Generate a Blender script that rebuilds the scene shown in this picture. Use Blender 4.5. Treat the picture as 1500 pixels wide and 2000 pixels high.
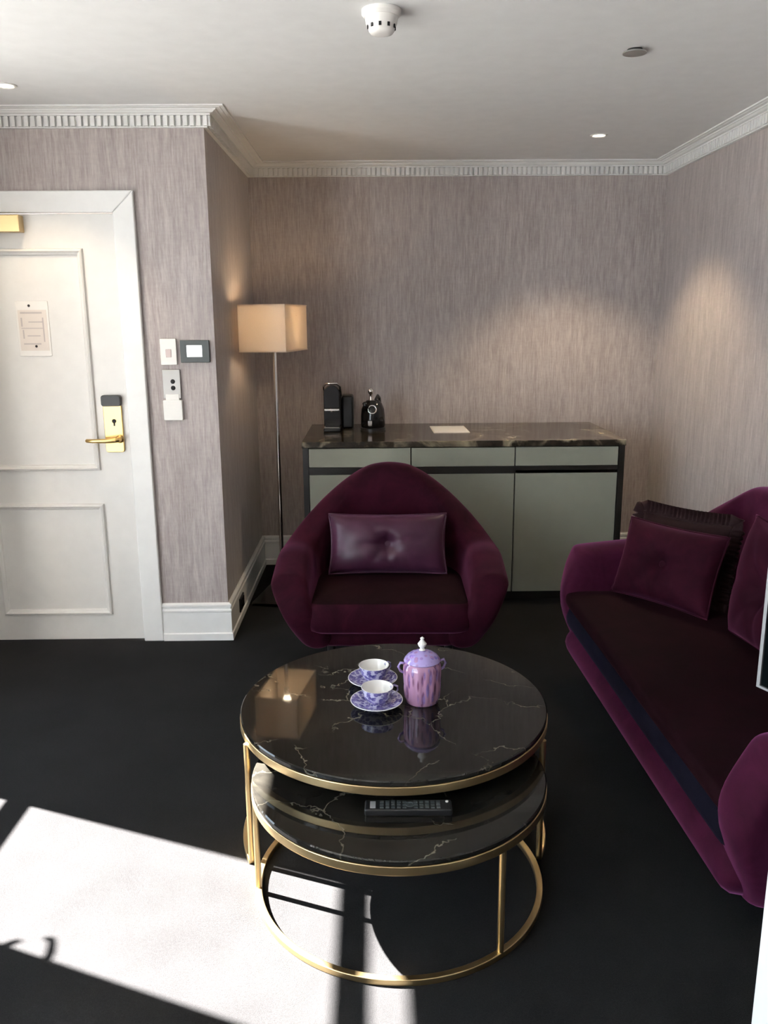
import bpy, bmesh, math, random
from mathutils import Vector, Matrix
random.seed(7)
for o in list(bpy.data.objects): bpy.data.objects.remove(o, do_unlink=True)
scene = bpy.context.scene
C = scene.collection
PI = math.pi

# ------------------------------------------------------------------ camera
FPX, PITCH, ROLL, YAW, CAMH = 1634.8, 0.2269, 0.0071, 0.0104, 1.58
cd = bpy.data.cameras.new('camera'); cam = bpy.data.objects.new('camera', cd); C.objects.link(cam)
cd.sensor_fit = 'HORIZONTAL'; cd.sensor_width = 36.0; cd.lens = 36.0 * FPX / 1500.0; cd.clip_start = 0.02; cd.clip_end = 500
Rv = Vector((math.cos(YAW), -math.sin(YAW), 0)); Fh = Vector((math.sin(YAW), math.cos(YAW), 0)); Zv = Vector((0, 0, 1))
Fw = Fh * math.cos(PITCH) - Zv * math.sin(PITCH); Uv = Fh * math.sin(PITCH) + Zv * math.cos(PITCH)
cx = Rv * math.cos(ROLL) - Uv * math.sin(ROLL); cy = Rv * math.sin(ROLL) + Uv * math.cos(ROLL)
M = Matrix.Identity(4)
for i in range(3): M[i][0], M[i][1], M[i][2] = cx[i], cy[i], -Fw[i]
M.translation = (0, 0, CAMH)
cam.matrix_world = M
scene.camera = cam

# ------------------------------------------------------------------ light, sky, exposure
w = bpy.data.worlds.new('sky'); scene.world = w; w.use_nodes = True
bg = w.node_tree.nodes['Background']; bg.inputs[0].default_value = (0.74, 0.89, 1.04, 1); bg.inputs[1].default_value = 7.5
sd = bpy.data.lights.new('sun', 'SUN'); sun = bpy.data.objects.new('sun', sd); C.objects.link(sun)
sd.energy = 245.0; sd.angle = math.radians(0.5); sd.color = (1.0, 0.97, 0.93)
sdir = Vector((1.0, -0.40, 0)).normalized() * math.cos(math.radians(40.9)) + Vector((0, 0, -math.sin(math.radians(40.9))))
sun.rotation_euler = sdir.to_track_quat('-Z', 'Y').to_euler(); sun.location = (-8, 5, 8)
vs = scene.view_settings
vs.view_transform = 'Standard'; vs.look = 'None'; vs.gamma = 1.0; vs.use_curve_mapping = False
vs.exposure = 0.62
scene.cycles.max_bounces = 8

# ------------------------------------------------------------------ material helpers
def newmat(name):
    m = bpy.data.materials.new(name); m.use_nodes = True
    return m, m.node_tree, m.node_tree.nodes['Principled BSDF']
def setp(b, **k):
    for n, v in k.items():
        n = n.replace('_', ' ')
        if n in b.inputs: b.inputs[n].default_value = v
def plain(name, col, rough=0.5, metal=0.0, **k):
    m, t, b = newmat(name)
    setp(b, Base_Color=(*col, 1), Roughness=rough, Metallic=metal, **k)
    # faint procedural variation so that no surface is perfectly uniform
    n = t.nodes.new('ShaderNodeTexNoise'); n.inputs['Scale'].default_value = 14; n.inputs['Detail'].default_value = 4
    mx = t.nodes.new('ShaderNodeMix'); mx.data_type = 'RGBA'; mx.blend_type = 'MULTIPLY'
    cr = t.nodes.new('ShaderNodeMapRange'); cr.inputs['To Min'].default_value = 0.93; cr.inputs['To Max'].default_value = 1.05
    co = t.nodes.new('ShaderNodeTexCoord'); t.links.new(co.outputs['Object'], n.inputs['Vector'])
    t.links.new(n.outputs['Fac'], cr.inputs['Value'])
    mx.inputs['Factor'].default_value = 1.0; mx.inputs['A'].default_value = (*col, 1)
    t.links.new(cr.outputs['Result'], mx.inputs['B']); t.links.new(mx.outputs['Result'], b.inputs['Base Color'])
    return m
def emit(name, col, s):
    m, t, b = newmat(name)
    setp(b, Base_Color=(*col, 1)); b.inputs['Emission Color'].default_value = (*col, 1); b.inputs['Emission Strength'].default_value = s
    return m
def ramp(t, stops):
    r = t.nodes.new('ShaderNodeValToRGB'); e = r.color_ramp.elements
    while len(e) < len(stops): e.new(0.5)
    for i, (p, c) in enumerate(stops): e[i].position = p; e[i].color = (*c, 1)
    return r
def objcoord(t, scale=(1, 1, 1)):
    co = t.nodes.new('ShaderNodeTexCoord'); mp = t.nodes.new('ShaderNodeMapping')
    mp.inputs['Scale'].default_value = scale; t.links.new(co.outputs['Object'], mp.inputs['Vector'])
    return mp.outputs['Vector']
def noise(t, vec, scale, detail=4, rough=0.55, dist=0):
    n = t.nodes.new('ShaderNodeTexNoise'); n.inputs['Scale'].default_value = scale; n.inputs['Detail'].default_value = detail
    n.inputs['Roughness'].default_value = rough; n.inputs['Distortion'].default_value = dist
    t.links.new(vec, n.inputs['Vector']); return n
def bump(t, b, fac, strength, dist):
    n = t.nodes.new('ShaderNodeBump'); n.inputs['Strength'].default_value = strength; n.inputs['Distance'].default_value = dist
    t.links.new(fac, n.inputs['Height']); t.links.new(n.outputs['Normal'], b.inputs['Normal'])

def wallpaper_mat():
    m, t, b = newmat('wallpaper')
    n1 = noise(t, objcoord(t, (1, 1, 0.07)), 130, 5, 0.75)
    n2 = noise(t, objcoord(t, (1, 1, 0.10)), 26, 4, 0.65)
    n3 = noise(t, objcoord(t, (0.4, 0.4, 1.6)), 60, 3, 0.6)
    a = t.nodes.new('ShaderNodeMath'); a.operation = 'MULTIPLY_ADD'; a.inputs[1].default_value = 0.62
    t.links.new(n1.outputs['Fac'], a.inputs[0])
    s = t.nodes.new('ShaderNodeMath'); s.operation = 'MULTIPLY_ADD'; s.inputs[1].default_value = 0.30
    t.links.new(n2.outputs['Fac'], s.inputs[0])
    q = t.nodes.new('ShaderNodeMath'); q.operation = 'MULTIPLY'; q.inputs[1].default_value = 0.10
    t.links.new(n3.outputs['Fac'], q.inputs[0]); t.links.new(q.outputs[0], s.inputs[2]); t.links.new(s.outputs[0], a.inputs[2])
    r = ramp(t, [(0.36, (0.270, 0.228, 0.218)), (0.50, (0.375, 0.328, 0.314)), (0.64, (0.490, 0.442, 0.422))])
    t.links.new(a.outputs[0], r.inputs['Fac']); t.links.new(r.outputs['Color'], b.inputs['Base Color'])
    setp(b, Roughness=0.55, Sheen_Weight=0.15)
    bump(t, b, a.outputs[0], 0.25, 0.004)
    return m
def carpet_mat():
    m, t, b = newmat('carpet')
    n = noise(t, objcoord(t), 420, 3, 0.8); n2 = noise(t, objcoord(t), 2.2, 4, 0.6); n4 = noise(t, objcoord(t), 150, 4, 0.85)
    a = t.nodes.new('ShaderNodeMath'); a.operation = 'MULTIPLY_ADD'; a.inputs[1].default_value = 0.5
    t.links.new(n.outputs['Fac'], a.inputs[0])
    q = t.nodes.new('ShaderNodeMath'); q.operation = 'MULTIPLY_ADD'; q.inputs[1].default_value = 0.25; t.links.new(n2.outputs['Fac'], q.inputs[0])
    q2 = t.nodes.new('ShaderNodeMath'); q2.operation = 'MULTIPLY'; q2.inputs[1].default_value = 0.25; t.links.new(n4.outputs['Fac'], q2.inputs[0])
    t.links.new(q2.outputs[0], q.inputs[2]); t.links.new(q.outputs[0], a.inputs[2])
    r = ramp(t, [(0.34, (0.0055, 0.0054, 0.0057)), (0.66, (0.029, 0.0282, 0.029))])
    t.links.new(a.outputs[0], r.inputs['Fac']); t.links.new(r.outputs['Color'], b.inputs['Base Color'])
    setp(b, Roughness=0.95, Sheen_Weight=0.02, Sheen_Roughness=0.6, Specular_IOR_Level=0.05)
    bump(t, b, n.outputs['Fac'], 0.9, 0.006)
    return m
def velvet_mat(name, c0, c1, sheen, tint, rough=0.75, spec=0.05):
    m, t, b = newmat(name)
    n = noise(t, objcoord(t), 7, 5, 0.65, 0.6); r = ramp(t, [(0.3, c0), (0.72, c1)])
    t.links.new(n.outputs['Fac'], r.inputs['Fac']); t.links.new(r.outputs['Color'], b.inputs['Base Color'])
    setp(b, Roughness=rough, Sheen_Weight=sheen, Sheen_Roughness=0.35, Sheen_Tint=(*tint, 1), Specular_IOR_Level=spec)
    f = noise(t, objcoord(t), 300, 2); bump(t, b, f.outputs['Fac'], 0.12, 0.002)
    return m
def marble_mat(name, base, mid, vein, scale, thin, amt, rough=0.04, blot=None, spec=0.42):
    m, t, b = newmat(name)
    v = objcoord(t)
    nd = noise(t, v, 2.6, 6, 0.6)
    mixv = t.nodes.new('ShaderNodeMix'); mixv.data_type = 'VECTOR'; mixv.inputs['Factor'].default_value = 0.28
    t.links.new(v, mixv.inputs['A']); t.links.new(nd.outputs['Color'], mixv.inputs['B'])
    vo = t.nodes.new('ShaderNodeTexVoronoi'); vo.feature = 'DISTANCE_TO_EDGE'; vo.inputs['Scale'].default_value = scale
    t.links.new(mixv.outputs['Result'], vo.inputs['Vector'])
    mr = t.nodes.new('ShaderNodeMapRange'); mr.inputs['From Min'].default_value = 0.0; mr.inputs['From Max'].default_value = thin
    mr.inputs['To Min'].default_value = 1.0; mr.inputs['To Max'].default_value = 0.0
    t.links.new(vo.outputs['Distance'], mr.inputs['Value'])
    nm = noise(t, v, 5.0, 3); mk = t.nodes.new('ShaderNodeMapRange'); mk.inputs['From Min'].default_value = 0.42; mk.inputs['From Max'].default_value = 0.62
    t.links.new(nm.outputs['Fac'], mk.inputs['Value'])
    mu = t.nodes.new('ShaderNodeMath'); mu.operation = 'MULTIPLY'; t.links.new(mr.outputs['Result'], mu.inputs[0]); t.links.new(mk.outputs['Result'], mu.inputs[1])
    mu2 = t.nodes.new('ShaderNodeMath'); mu2.operation = 'MULTIPLY'; mu2.inputs[1].default_value = amt; t.links.new(mu.outputs[0], mu2.inputs[0])
    nb = noise(t, v, 9, 8, 0.7, 0.8); rb = ramp(t, [(0.35, base), (0.75, mid)]); t.links.new(nb.outputs['Fac'], rb.inputs['Fac'])
    src = rb.outputs['Color']
    if blot:
        bn = noise(t, objcoord(t, (1.0, 0.6, 1)), 2.3, 6, 0.6, 1.2); br = t.nodes.new('ShaderNodeMapRange')
        br.inputs['From Min'].default_value = 0.55; br.inputs['From Max'].default_value = 0.68; t.links.new(bn.outputs['Fac'], br.inputs['Value'])
        bm_ = t.nodes.new('ShaderNodeMix'); bm_.data_type = 'RGBA'; t.links.new(br.outputs['Result'], bm_.inputs['Factor'])
        t.links.new(src, bm_.inputs['A']); bm_.inputs['B'].default_value = (*blot, 1); src = bm_.outputs['Result']
    mx = t.nodes.new('ShaderNodeMix'); mx.data_type = 'RGBA'; t.links.new(mu2.outputs[0], mx.inputs['Factor']); t.links.new(src, mx.inputs['A'])
    mx.inputs['B'].default_value = (*vein, 1); t.links.new(mx.outputs['Result'], b.inputs['Base Color'])
    setp(b, Roughness=rough, Specular_IOR_Level=spec, IOR=1.5)
    return m
def porcelain_mat(name, white, c1, c2, scale, cover, zs=1.0):
    m, t, b = newmat(name)
    v = objcoord(t, (1, 1, zs))
    vo = t.nodes.new('ShaderNodeTexVoronoi'); vo.inputs['Scale'].default_value = scale; t.links.new(v, vo.inputs['Vector'])
    n = noise(t, v, scale * 0.8, 4, 0.7); r = ramp(t, [(0.40, c1), (0.62, c2)]); t.links.new(n.outputs['Fac'], r.inputs['Fac'])
    mr = t.nodes.new('ShaderNodeMapRange'); mr.inputs['From Min'].default_value = cover; mr.inputs['From Max'].default_value = cover + 0.15
    t.links.new(vo.outputs['Distance'], mr.inputs['Value'])
    mx = t.nodes.new('ShaderNodeMix'); mx.data_type = 'RGBA'; t.links.new(mr.outputs['Result'], mx.inputs['Factor'])
    t.links.new(r.outputs['Color'], mx.inputs['A']); mx.inputs['B'].default_value = (*white, 1)
    t.links.new(mx.outputs['Result'], b.inputs['Base Color']); setp(b, Roughness=0.12, Coat_Weight=0.4)
    return m
def glass_mat():
    m, t, b = newmat('window_glass'); t.nodes.remove(b)
    out = t.nodes['Material Output']; tr = t.nodes.new('ShaderNodeBsdfTransparent'); gl = t.nodes.new('ShaderNodeBsdfGlossy')
    gl.inputs['Roughness'].default_value = 0.0; lw = t.nodes.new('ShaderNodeLayerWeight'); lw.inputs['Blend'].default_value = 0.5
    pw = t.nodes.new('ShaderNodeMath'); pw.operation = 'POWER'; pw.inputs[1].default_value = 4.0; t.links.new(lw.outputs['Facing'], pw.inputs[0])
    fr = t.nodes.new('ShaderNodeMath'); fr.operation = 'MULTIPLY_ADD'; fr.inputs[1].default_value = 0.9; fr.inputs[2].default_value = 0.04; t.links.new(pw.outputs[0], fr.inputs[0])
    n = t.nodes.new('ShaderNodeTexNoise'); n.inputs['Scale'].default_value = 0.8; mr = t.nodes.new('ShaderNodeMapRange')
    mr.inputs['To Min'].default_value = 0.93; mr.inputs['To Max'].default_value = 0.97; t.links.new(n.outputs['Fac'], mr.inputs['Value'])
    t.links.new(mr.outputs['Result'], tr.inputs['Color'])
    mx = t.nodes.new('ShaderNodeMixShader'); t.links.new(fr.outputs[0], mx.inputs[0]); t.links.new(tr.outputs[0], mx.inputs[1]); t.links.new(gl.outputs[0], mx.inputs[2])
    t.links.new(mx.outputs[0], out.inputs[0]); return m
def shade_mat():
    m, t, b = newmat('shade_fabric'); t.nodes.remove(b); out = t.nodes['Material Output']
    n = noise(t, objcoord(t, (1, 1, 1)), 260, 2); r = ramp(t, [(0.3, (0.74, 0.64, 0.53)), (0.7, (0.82, 0.72, 0.62))]); t.links.new(n.outputs['Fac'], r.inputs['Fac'])
    d = t.nodes.new('ShaderNodeBsdfDiffuse'); tl = t.nodes.new('ShaderNodeBsdfTranslucent')
    t.links.new(r.outputs['Color'], d.inputs['Color']); tl.inputs['Color'].default_value = (0.84, 0.77, 0.68, 1)
    mx = t.nodes.new('ShaderNodeMixShader'); mx.inputs[0].default_value = 0.40
    t.links.new(d.outputs[0], mx.inputs[1]); t.links.new(tl.outputs[0], mx.inputs[2]); t.links.new(mx.outputs[0], out.inputs[0]); return m

MT = dict(
    wallpaper=wallpaper_mat(), carpet=carpet_mat(), ceiling=plain('ceiling_paint', (0.74, 0.74, 0.73), 0.8),
    white=plain('white_gloss_paint', (0.80, 0.80, 0.78), 0.32), door=plain('door_paint', (0.72, 0.71, 0.68), 0.30),
    plaster=plain('cornice_paint', (0.76, 0.76, 0.74), 0.6), outer=plain('render_outside', (0.5, 0.48, 0.45), 0.9),
    ground=plain('pale_paving', (0.18, 0.178, 0.172), 0.9), glass=glass_mat(),
    brass=plain('polished_brass', (0.72, 0.50, 0.20), 0.30, 1.0), brass_sat=plain('satin_brass', (0.62, 0.46, 0.24), 0.34, 1.0),
    chrome=plain('chrome', (0.80, 0.78, 0.75), 0.10, 1.0), black=plain('black_plastic', (0.012, 0.012, 0.013), 0.35),
    blackgloss=plain('black_gloss', (0.008, 0.008, 0.009), 0.10), dgrey=plain('dark_grey_plastic', (0.07, 0.08, 0.08), 0.4),
    grey=plain('brushed_grey_metal', (0.38, 0.37, 0.35), 0.4, 0.6), whitep=plain('white_plastic', (0.80, 0.78, 0.74), 0.35),
    pinkgrey=plain('pinkish_grey', (0.55, 0.45, 0.43), 0.5), ink=plain('faded_print', (0.52, 0.47, 0.45), 0.6), paper=plain('printed_card', (0.72, 0.66, 0.60), 0.6),
    screen=emit('lit_screen', (0.95, 0.97, 1.0), 0.8),
    cab=plain('grey_green_lacquer', (0.30, 0.302, 0.238), 0.30), cabdark=plain('black_stained_wood', (0.014, 0.012, 0.010), 0.35),
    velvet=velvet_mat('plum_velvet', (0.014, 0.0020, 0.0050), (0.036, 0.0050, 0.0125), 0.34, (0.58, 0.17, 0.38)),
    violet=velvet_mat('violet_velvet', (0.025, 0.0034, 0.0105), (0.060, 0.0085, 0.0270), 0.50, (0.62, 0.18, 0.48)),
    seatv=velvet_mat('shaded_maroon_velvet', (0.005, 0.0012, 0.002), (0.013, 0.003, 0.005), 0.05, (0.45, 0.15, 0.20)),  # velvet darkened to carry the shade on upward seat faces
    satin=velvet_mat('purple_satin', (0.036, 0.009, 0.022), (0.064, 0.018, 0.042), 0.25, (0.7, 0.35, 0.6), 0.34, 0.3),
    front_shade=velvet_mat('shaded_front_velvet', (0.003, 0.003, 0.006), (0.008, 0.007, 0.014), 0.1, (0.3, 0.25, 0.5)),  # near-black velvet, colours in the shade on the sofa cushion front
    darkfab=velvet_mat('dark_brown_plum_fabric', (0.016, 0.007, 0.008), (0.03, 0.015, 0.015), 0.2, (0.5, 0.35, 0.33)),
    marble=marble_mat('black_marble', (0.006, 0.0055, 0.005), (0.022, 0.020, 0.016), (0.36, 0.32, 0.24), 4.6, 0.010, 0.5),
    marble2=marble_mat('brown_marble', (0.010, 0.008, 0.006), (0.060, 0.046, 0.032), (0.50, 0.43, 0.30), 3.0, 0.04, 0.6, 0.14, (0.34, 0.28, 0.18), 0.22),
    porc=porcelain_mat('lavender_porcelain', (0.52, 0.50, 0.66), (0.07, 0.06, 0.22), (0.27, 0.23, 0.48), 80, 0.50),
    porcw=plain('white_glaze', (0.82, 0.80, 0.76), 0.12),
    jar=porcelain_mat('pink_mauve_porcelain', (0.40, 0.21, 0.33), (0.16, 0.06, 0.12), (0.27, 0.19, 0.46), 75, 0.34, 0.22),
    jarlid=porcelain_mat('lilac_porcelain', (0.36, 0.28, 0.58), (0.17, 0.14, 0.48), (0.42, 0.22, 0.36), 60, 0.34),
    shade=shade_mat(), bulb=emit('warm_bulb', (1.0, 0.80, 0.54), 44.0), lens=emit('downlight_lens', (1.0, 0.86, 0.70), 14.0),
    bezel=plain('grey_bezel', (0.20, 0.205, 0.215), 0.35, 0.3), darkchrome=plain('smoked_chrome', (0.10, 0.095, 0.09), 0.12, 1.0), added_drape=plain('added_linen_drape', (0.42, 0.37, 0.33), 0.9), dark=plain('dark_slot', (0.01, 0.01, 0.01), 0.7), tvglass=plain('tv_screen', (0.002, 0.003, 0.0034), 0.12, Specular_IOR_Level=0.02), silver=plain('silver_bezel', (0.66, 0.67, 0.69), 0.32, 0.6),
)

# ------------------------------------------------------------------ mesh helpers
def mesh(name, verts, faces, mat, parent=None, smooth=False, loc=None, rot=None, midx=None):
    me = bpy.data.meshes.new(name); me.from_pydata([tuple(v) for v in verts], [], faces); me.validate(); me.update()
    bm = bmesh.new(); bm.from_mesh(me); bmesh.ops.recalc_face_normals(bm, faces=bm.faces); bm.to_mesh(me); bm.free()
    mats = mat if isinstance(mat, (list, tuple)) else [mat]
    for m in mats: me.materials.append(MT[m])
    if midx:
        for p, i in zip(me.polygons, midx): p.material_index = i
    if smooth:
        for p in me.polygons: p.use_smooth = True
    o = bpy.data.objects.new(name, me); C.objects.link(o)
    if parent: o.parent = parent
    if loc: o.location = loc
    if rot: o.rotation_euler = rot
    return o
BF = [(0, 3, 2, 1), (4, 5, 6, 7), (0, 1, 5, 4), (1, 2, 6, 5), (2, 3, 7, 6), (3, 0, 4, 7)]
def bv(x0, x1, y0, y1, z0, z1):
    return [(x0, y0, z0), (x1, y0, z0), (x1, y1, z0), (x0, y1, z0), (x0, y0, z1), (x1, y0, z1), (x1, y1, z1), (x0, y1, z1)]
def box(name, x0, x1, y0, y1, z0, z1, mat, parent=None, bevel=0, seg=2, **k):
    o = mesh(name, bv(x0, x1, y0, y1, z0, z1), BF, mat, parent, **k)
    if bevel: bevelmod(o, bevel, seg)
    return o
def bevelmod(o, wd, seg=2):
    b = o.modifiers.new('bevel', 'BEVEL'); b.width = wd; b.segments = seg; b.limit_method = 'ANGLE'; b.angle_limit = 0.6
    for p in o.data.polygons: p.use_smooth = True
    n = o.modifiers.new('wn', 'WEIGHTED_NORMAL'); n.keep_sharp = True
def boxes(name, L, mat, parent=None, **k):
    V, F = [], []
    for b in L:
        n = len(V); V += bv(*b); F += [tuple(i + n for i in f) for f in BF]
    return mesh(name, V, F, mat, parent, **k)
def subsurf(o, l=2):
    s = o.modifiers.new('sub', 'SUBSURF'); s.levels = l; s.render_levels = l
    for p in o.data.polygons: p.use_smooth = True
def lathe(name, prof, mat, parent=None, seg=40, midx=None, **k):
    V, F, MI = [], [], []
    for r, z in prof:
        for i in range(seg):
            a = 2 * PI * i / seg; V.append((r * math.cos(a), r * math.sin(a), z))
    for j in range(len(prof) - 1):
        for i in range(seg):
            i2 = (i + 1) % seg; F.append((j * seg + i, j * seg + i2, (j + 1) * seg + i2, (j + 1) * seg + i))
            MI.append(midx[j] if midx else 0)
    if prof[0][0] > 1e-4: F.append(tuple(range(seg))[::-1]); MI.append(MI[0])
    if prof[-1][0] > 1e-4: F.append(tuple((len(prof) - 1) * seg + i for i in range(seg))); MI.append(MI[-2])
    o = mesh(name, V, F, mat, parent, midx=MI if midx else None, **k)
    bm = bmesh.new(); bm.from_mesh(o.data); bmesh.ops.remove_doubles(bm, verts=bm.verts, dist=1e-5); bmesh.ops.recalc_face_normals(bm, faces=bm.faces); bm.to_mesh(o.data); bm.free()
    for p in o.data.polygons: p.use_smooth = True
    es = o.modifiers.new('es', 'EDGE_SPLIT'); es.split_angle = math.radians(40)
    return o
def tube(name, pts, r, mat, parent=None, closed=False, seg=10, **k):
    pts = [Vector(p) for p in pts]; n = len(pts); V, F = [], []
    rs = r if isinstance(r, (list, tuple)) else [r] * n
    for i, p in enumerate(pts):
        a = pts[i - 1] if (i > 0 or closed) else p; b = pts[(i + 1) % n] if (i < n - 1 or closed) else p
        d = (b - a).normalized(); up = Vector((0, 0, 1)) if abs(d.z) < 0.9 else Vector((0, 1, 0))
        s = d.cross(up).normalized(); u = s.cross(d).normalized()
        for j in range(seg):
            t = 2 * PI * j / seg; V.append(p + (s * math.cos(t) + u * math.sin(t)) * rs[i])
    for i in range(n if closed else n - 1):
        i2 = (i + 1) % n
        for j in range(seg):
            j2 = (j + 1) % seg; F.append((i * seg + j, i * seg + j2, i2 * seg + j2, i2 * seg + j))
    if not closed: F.append(tuple(range(seg))[::-1]); F.append(tuple((n - 1) * seg + j for j in range(seg)))
    o = mesh(name, V, F, mat, parent, smooth=True, **k)
    return o
def share(name, src, parent, loc, rot=None):
    o = bpy.data.objects.new(name, src.data); C.objects.link(o); o.parent = parent; o.location = loc
    if rot: o.rotation_euler = rot
    return o
def thing(name, label, cat, loc=(0, 0, 0), rz=0, group=None):
    o = bpy.data.objects.new(name, None); C.objects.link(o); o.location = loc; o.rotation_euler = (0, 0, rz); o.empty_display_size = 0.1
    o['label'] = label; o['category'] = cat
    if group: o['group'] = group
    return o
def struct(o, label=None, cat=None):
    o['kind'] = 'structure'
    if label: o['label'] = label
    if cat: o['category'] = cat
    return o

# ------------------------------------------------------------------ room dimensions
XL, XR, XW = -0.746, 1.779, -2.30
YD, YB, YN = 4.012, 5.345, -2.2
HC, HP = 2.485, 2.41
HB = 0.195

struct(box('floor', XW - .3, XR + .2, YN - .2, YB + .2, -0.12, 0, 'carpet'), 'dark charcoal carpet with a bright patch of sunlight', 'floor')
struct(box('ceiling', XW - .3, XR + .2, YN - .2, YB + .2, HC, HC + 0.15, 'ceiling'), 'plain white painted ceiling', 'ceiling')
# door wall with the door opening
DX0, DX1, DZ = -2.016, -1.173, 2.055
struct(boxes('wall_door', [(XW - .3, DX0 - .004, YD, YD + .14, 0, HC), (DX1 + .004, XL - .14, YD, YD + .14, 0, HC), (DX0 - .004, DX1 + .004, YD, YD + .14, DZ + .004, HC)], 'wallpaper'),
       'mauve grey streaked wallpaper on the wall around the white door', 'wall')
struct(box('wall_corridor', XW - .3, XL - .14, YD + 0.9, YD + 1.0, 0, HC, 'wallpaper'), 'corridor wall behind the closed door', 'wall')
struct(box('wall_alcove', XL - .14, XL, YD, YB + .14, 0, HC, 'wallpaper'), 'shadowed side wall of the alcove beside the floor lamp', 'wall')
struct(box('wall_back', XL, XR, YB, YB + .14, 0, HC, 'wallpaper'), 'streaked grey wallpaper on the alcove back wall above the sideboard', 'wall')
struct(box('wall_right', XR, XR + .14, YN, YB + .14, 0, HC, 'wallpaper'), 'streaked wallpaper on the right wall behind the sofa', 'wall')
struct(box('wall_near', XW - .3, XR + .14, YN - .14, YN, 0, HC, 'wallpaper'), 'wall behind the camera', 'wall')
# left wall with the tall window opening
XS = -2.40            # plane of the sashes
WY0, WY1, WZ0, WZ1 = 2.44, 3.023, 0.10, 2.40      # clear glass
FR = 0.06
VY0, VY1 = -0.90, 1.20      # second, wider window, added out of view for more frontal daylight
struct(boxes('wall_left', [(XW - .22, XW, YN, VY0 - FR, 0, HC), (XW - .22, XW, VY1 + FR, WY0 - FR, 0, HC), (XW - .22, XW, VY0 - FR, VY1 + FR, 0, 0.04), (XW - .22, XW, VY0 - FR, VY1 + FR, WZ1 + FR, HC), (XW - .22, XW, WY1 + FR + .05, YD, 0, HC), (XW - .22, XW, WY0 - FR, WY1 + FR + .05, 0, 0.04), (XW - .22, XW, WY0 - FR, WY1 + FR + .05, WZ1 + FR, HC)], 'wallpaper'),
       'wallpapered left wall holding the tall window', 'wall')
struct(box('ground', -40, XW - .6, -30, 30, -4.2, -4.0, 'ground'), 'pale paved street outside the window', 'ground')

# window: frame, rails, panes, handle
win = bpy.data.objects.new('window_1', None); C.objects.link(win); struct(win, 'tall narrow white window with two cross rails', 'window')
T0, T1 = XS - .03, XS + .03
box('jamb', T0, T1, WY0 - FR, WY0, 0.04, WZ1 + FR, 'white', win, 0.004)
box('jamb', T0, T1, WY1, WY1 + FR + .05, 0.04, WZ1 + FR, 'white', win, 0.004)
box('head_rail', T0, T1, WY0, WY1, WZ1, WZ1 + FR, 'white', win, 0.004)
box('bottom_rail', T0, T1, WY0, WY1, 0.04, WZ0, 'white', win, 0.004)
for z0, z1 in ((1.072, 1.146), (2.141, 2.208)):
    box('cross_rail', XS - .012, XS + .012, WY0, WY1, z0, z1, 'white', win, 0.003)
for z0, z1 in ((WZ0, 1.072), (1.146, 2.141), (2.208, WZ1)):
    box('pane', XS - .003, XS + .003, WY0, WY1, z0, z1, 'glass', win)
hd = tube('window_handle', [(XS + .028, WY0 - .03, 1.425), (XS + .035, WY0 + .02, 1.418), (XS + .035, WY0 + .050, 1.410), (XS + .035, WY0 + .060, 1.402), (XS + .035, WY0 + .056, 1.388)], [.010, .010, .009, .010, .007], 'chrome', win)
tube('window_stay', [(XS + .028, WY0 - .02, 1.298), (XS + .035, WY0 + .002, 1.306), (XS + .035, WY0 + .016, 1.318), (XS + .035, WY0 + .024, 1.330)], [.011, .010, .008, .006], 'chrome', win)

win2 = bpy.data.objects.new('added_window_2', None); C.objects.link(win2); struct(win2, 'wide white unseen window added beside the camera for frontal daylight', 'window')  # added to bring in daylight from nearer the camera
box('jamb', T0, T1, VY0 - FR, VY0, 0.04, WZ1 + FR, 'white', win2, 0.004)
box('jamb', T0, T1, VY1, VY1 + FR, 0.04, WZ1 + FR, 'white', win2, 0.004)
box('head_rail', T0, T1, VY0, VY1, WZ1, WZ1 + FR, 'white', win2, 0.004)
box('bottom_rail', T0, T1, VY0, VY1, 0.04, WZ0, 'white', win2, 0.004)
VM = (VY0 + VY1) / 2
box('mullion', T0, T1, VM - .035, VM + .035, WZ0, WZ1, 'white', win2, 0.004)
for a_, b_ in ((VY0, VM - .035), (VM + .035, VY1)):
    for z0, z1 in ((1.072, 1.146), (2.141, 2.208)): box('cross_rail', XS - .012, XS + .012, a_, b_, z0, z1, 'white', win2, 0.003)
    for z0, z1 in ((WZ0, 1.072), (1.146, 2.141), (2.208, WZ1)): box('pane', XS - .003, XS + .003, a_, b_, z0, z1, 'glass', win2)

# gathered hanging added out of view to keep window light off the door
dp = thing('added_curtain', 'pale gathered hanging, unseen, added to keep window light off the door', 'added_curtain', (XW, 3.30, 0))
cv, cf = [], []
for i in range(61):
    yy = -.26 + .52 * i / 60; xx = .115 + .06 * math.sin(i * 1.05) + .012 * math.sin(i * 2.9)
    for zz in (.02, .8, 1.6, 2.38): cv.append((xx * (1 + .05 * math.sin(zz * 3 + i)), yy, zz))
for i in range(60):
    for j in range(3): cf.append((i * 4 + j, i * 4 + 4 + j, i * 4 + 5 + j, i * 4 + 1 + j))
dc = mesh('added_drape', cv, cf, 'added_drape', dp, smooth=True); dc.modifiers.new('thick', 'SOLIDIFY').thickness = .004
tube('added_curtain_rod', [(.11, -.85, 2.385), (.11, .35, 2.385)], .010, 'brass_sat', dp)
for yy in (-.80, .30): tube('added_rod_bracket', [(0, yy, 2.385), (.11, yy, 2.385)], .007, 'brass_sat', dp)

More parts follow.
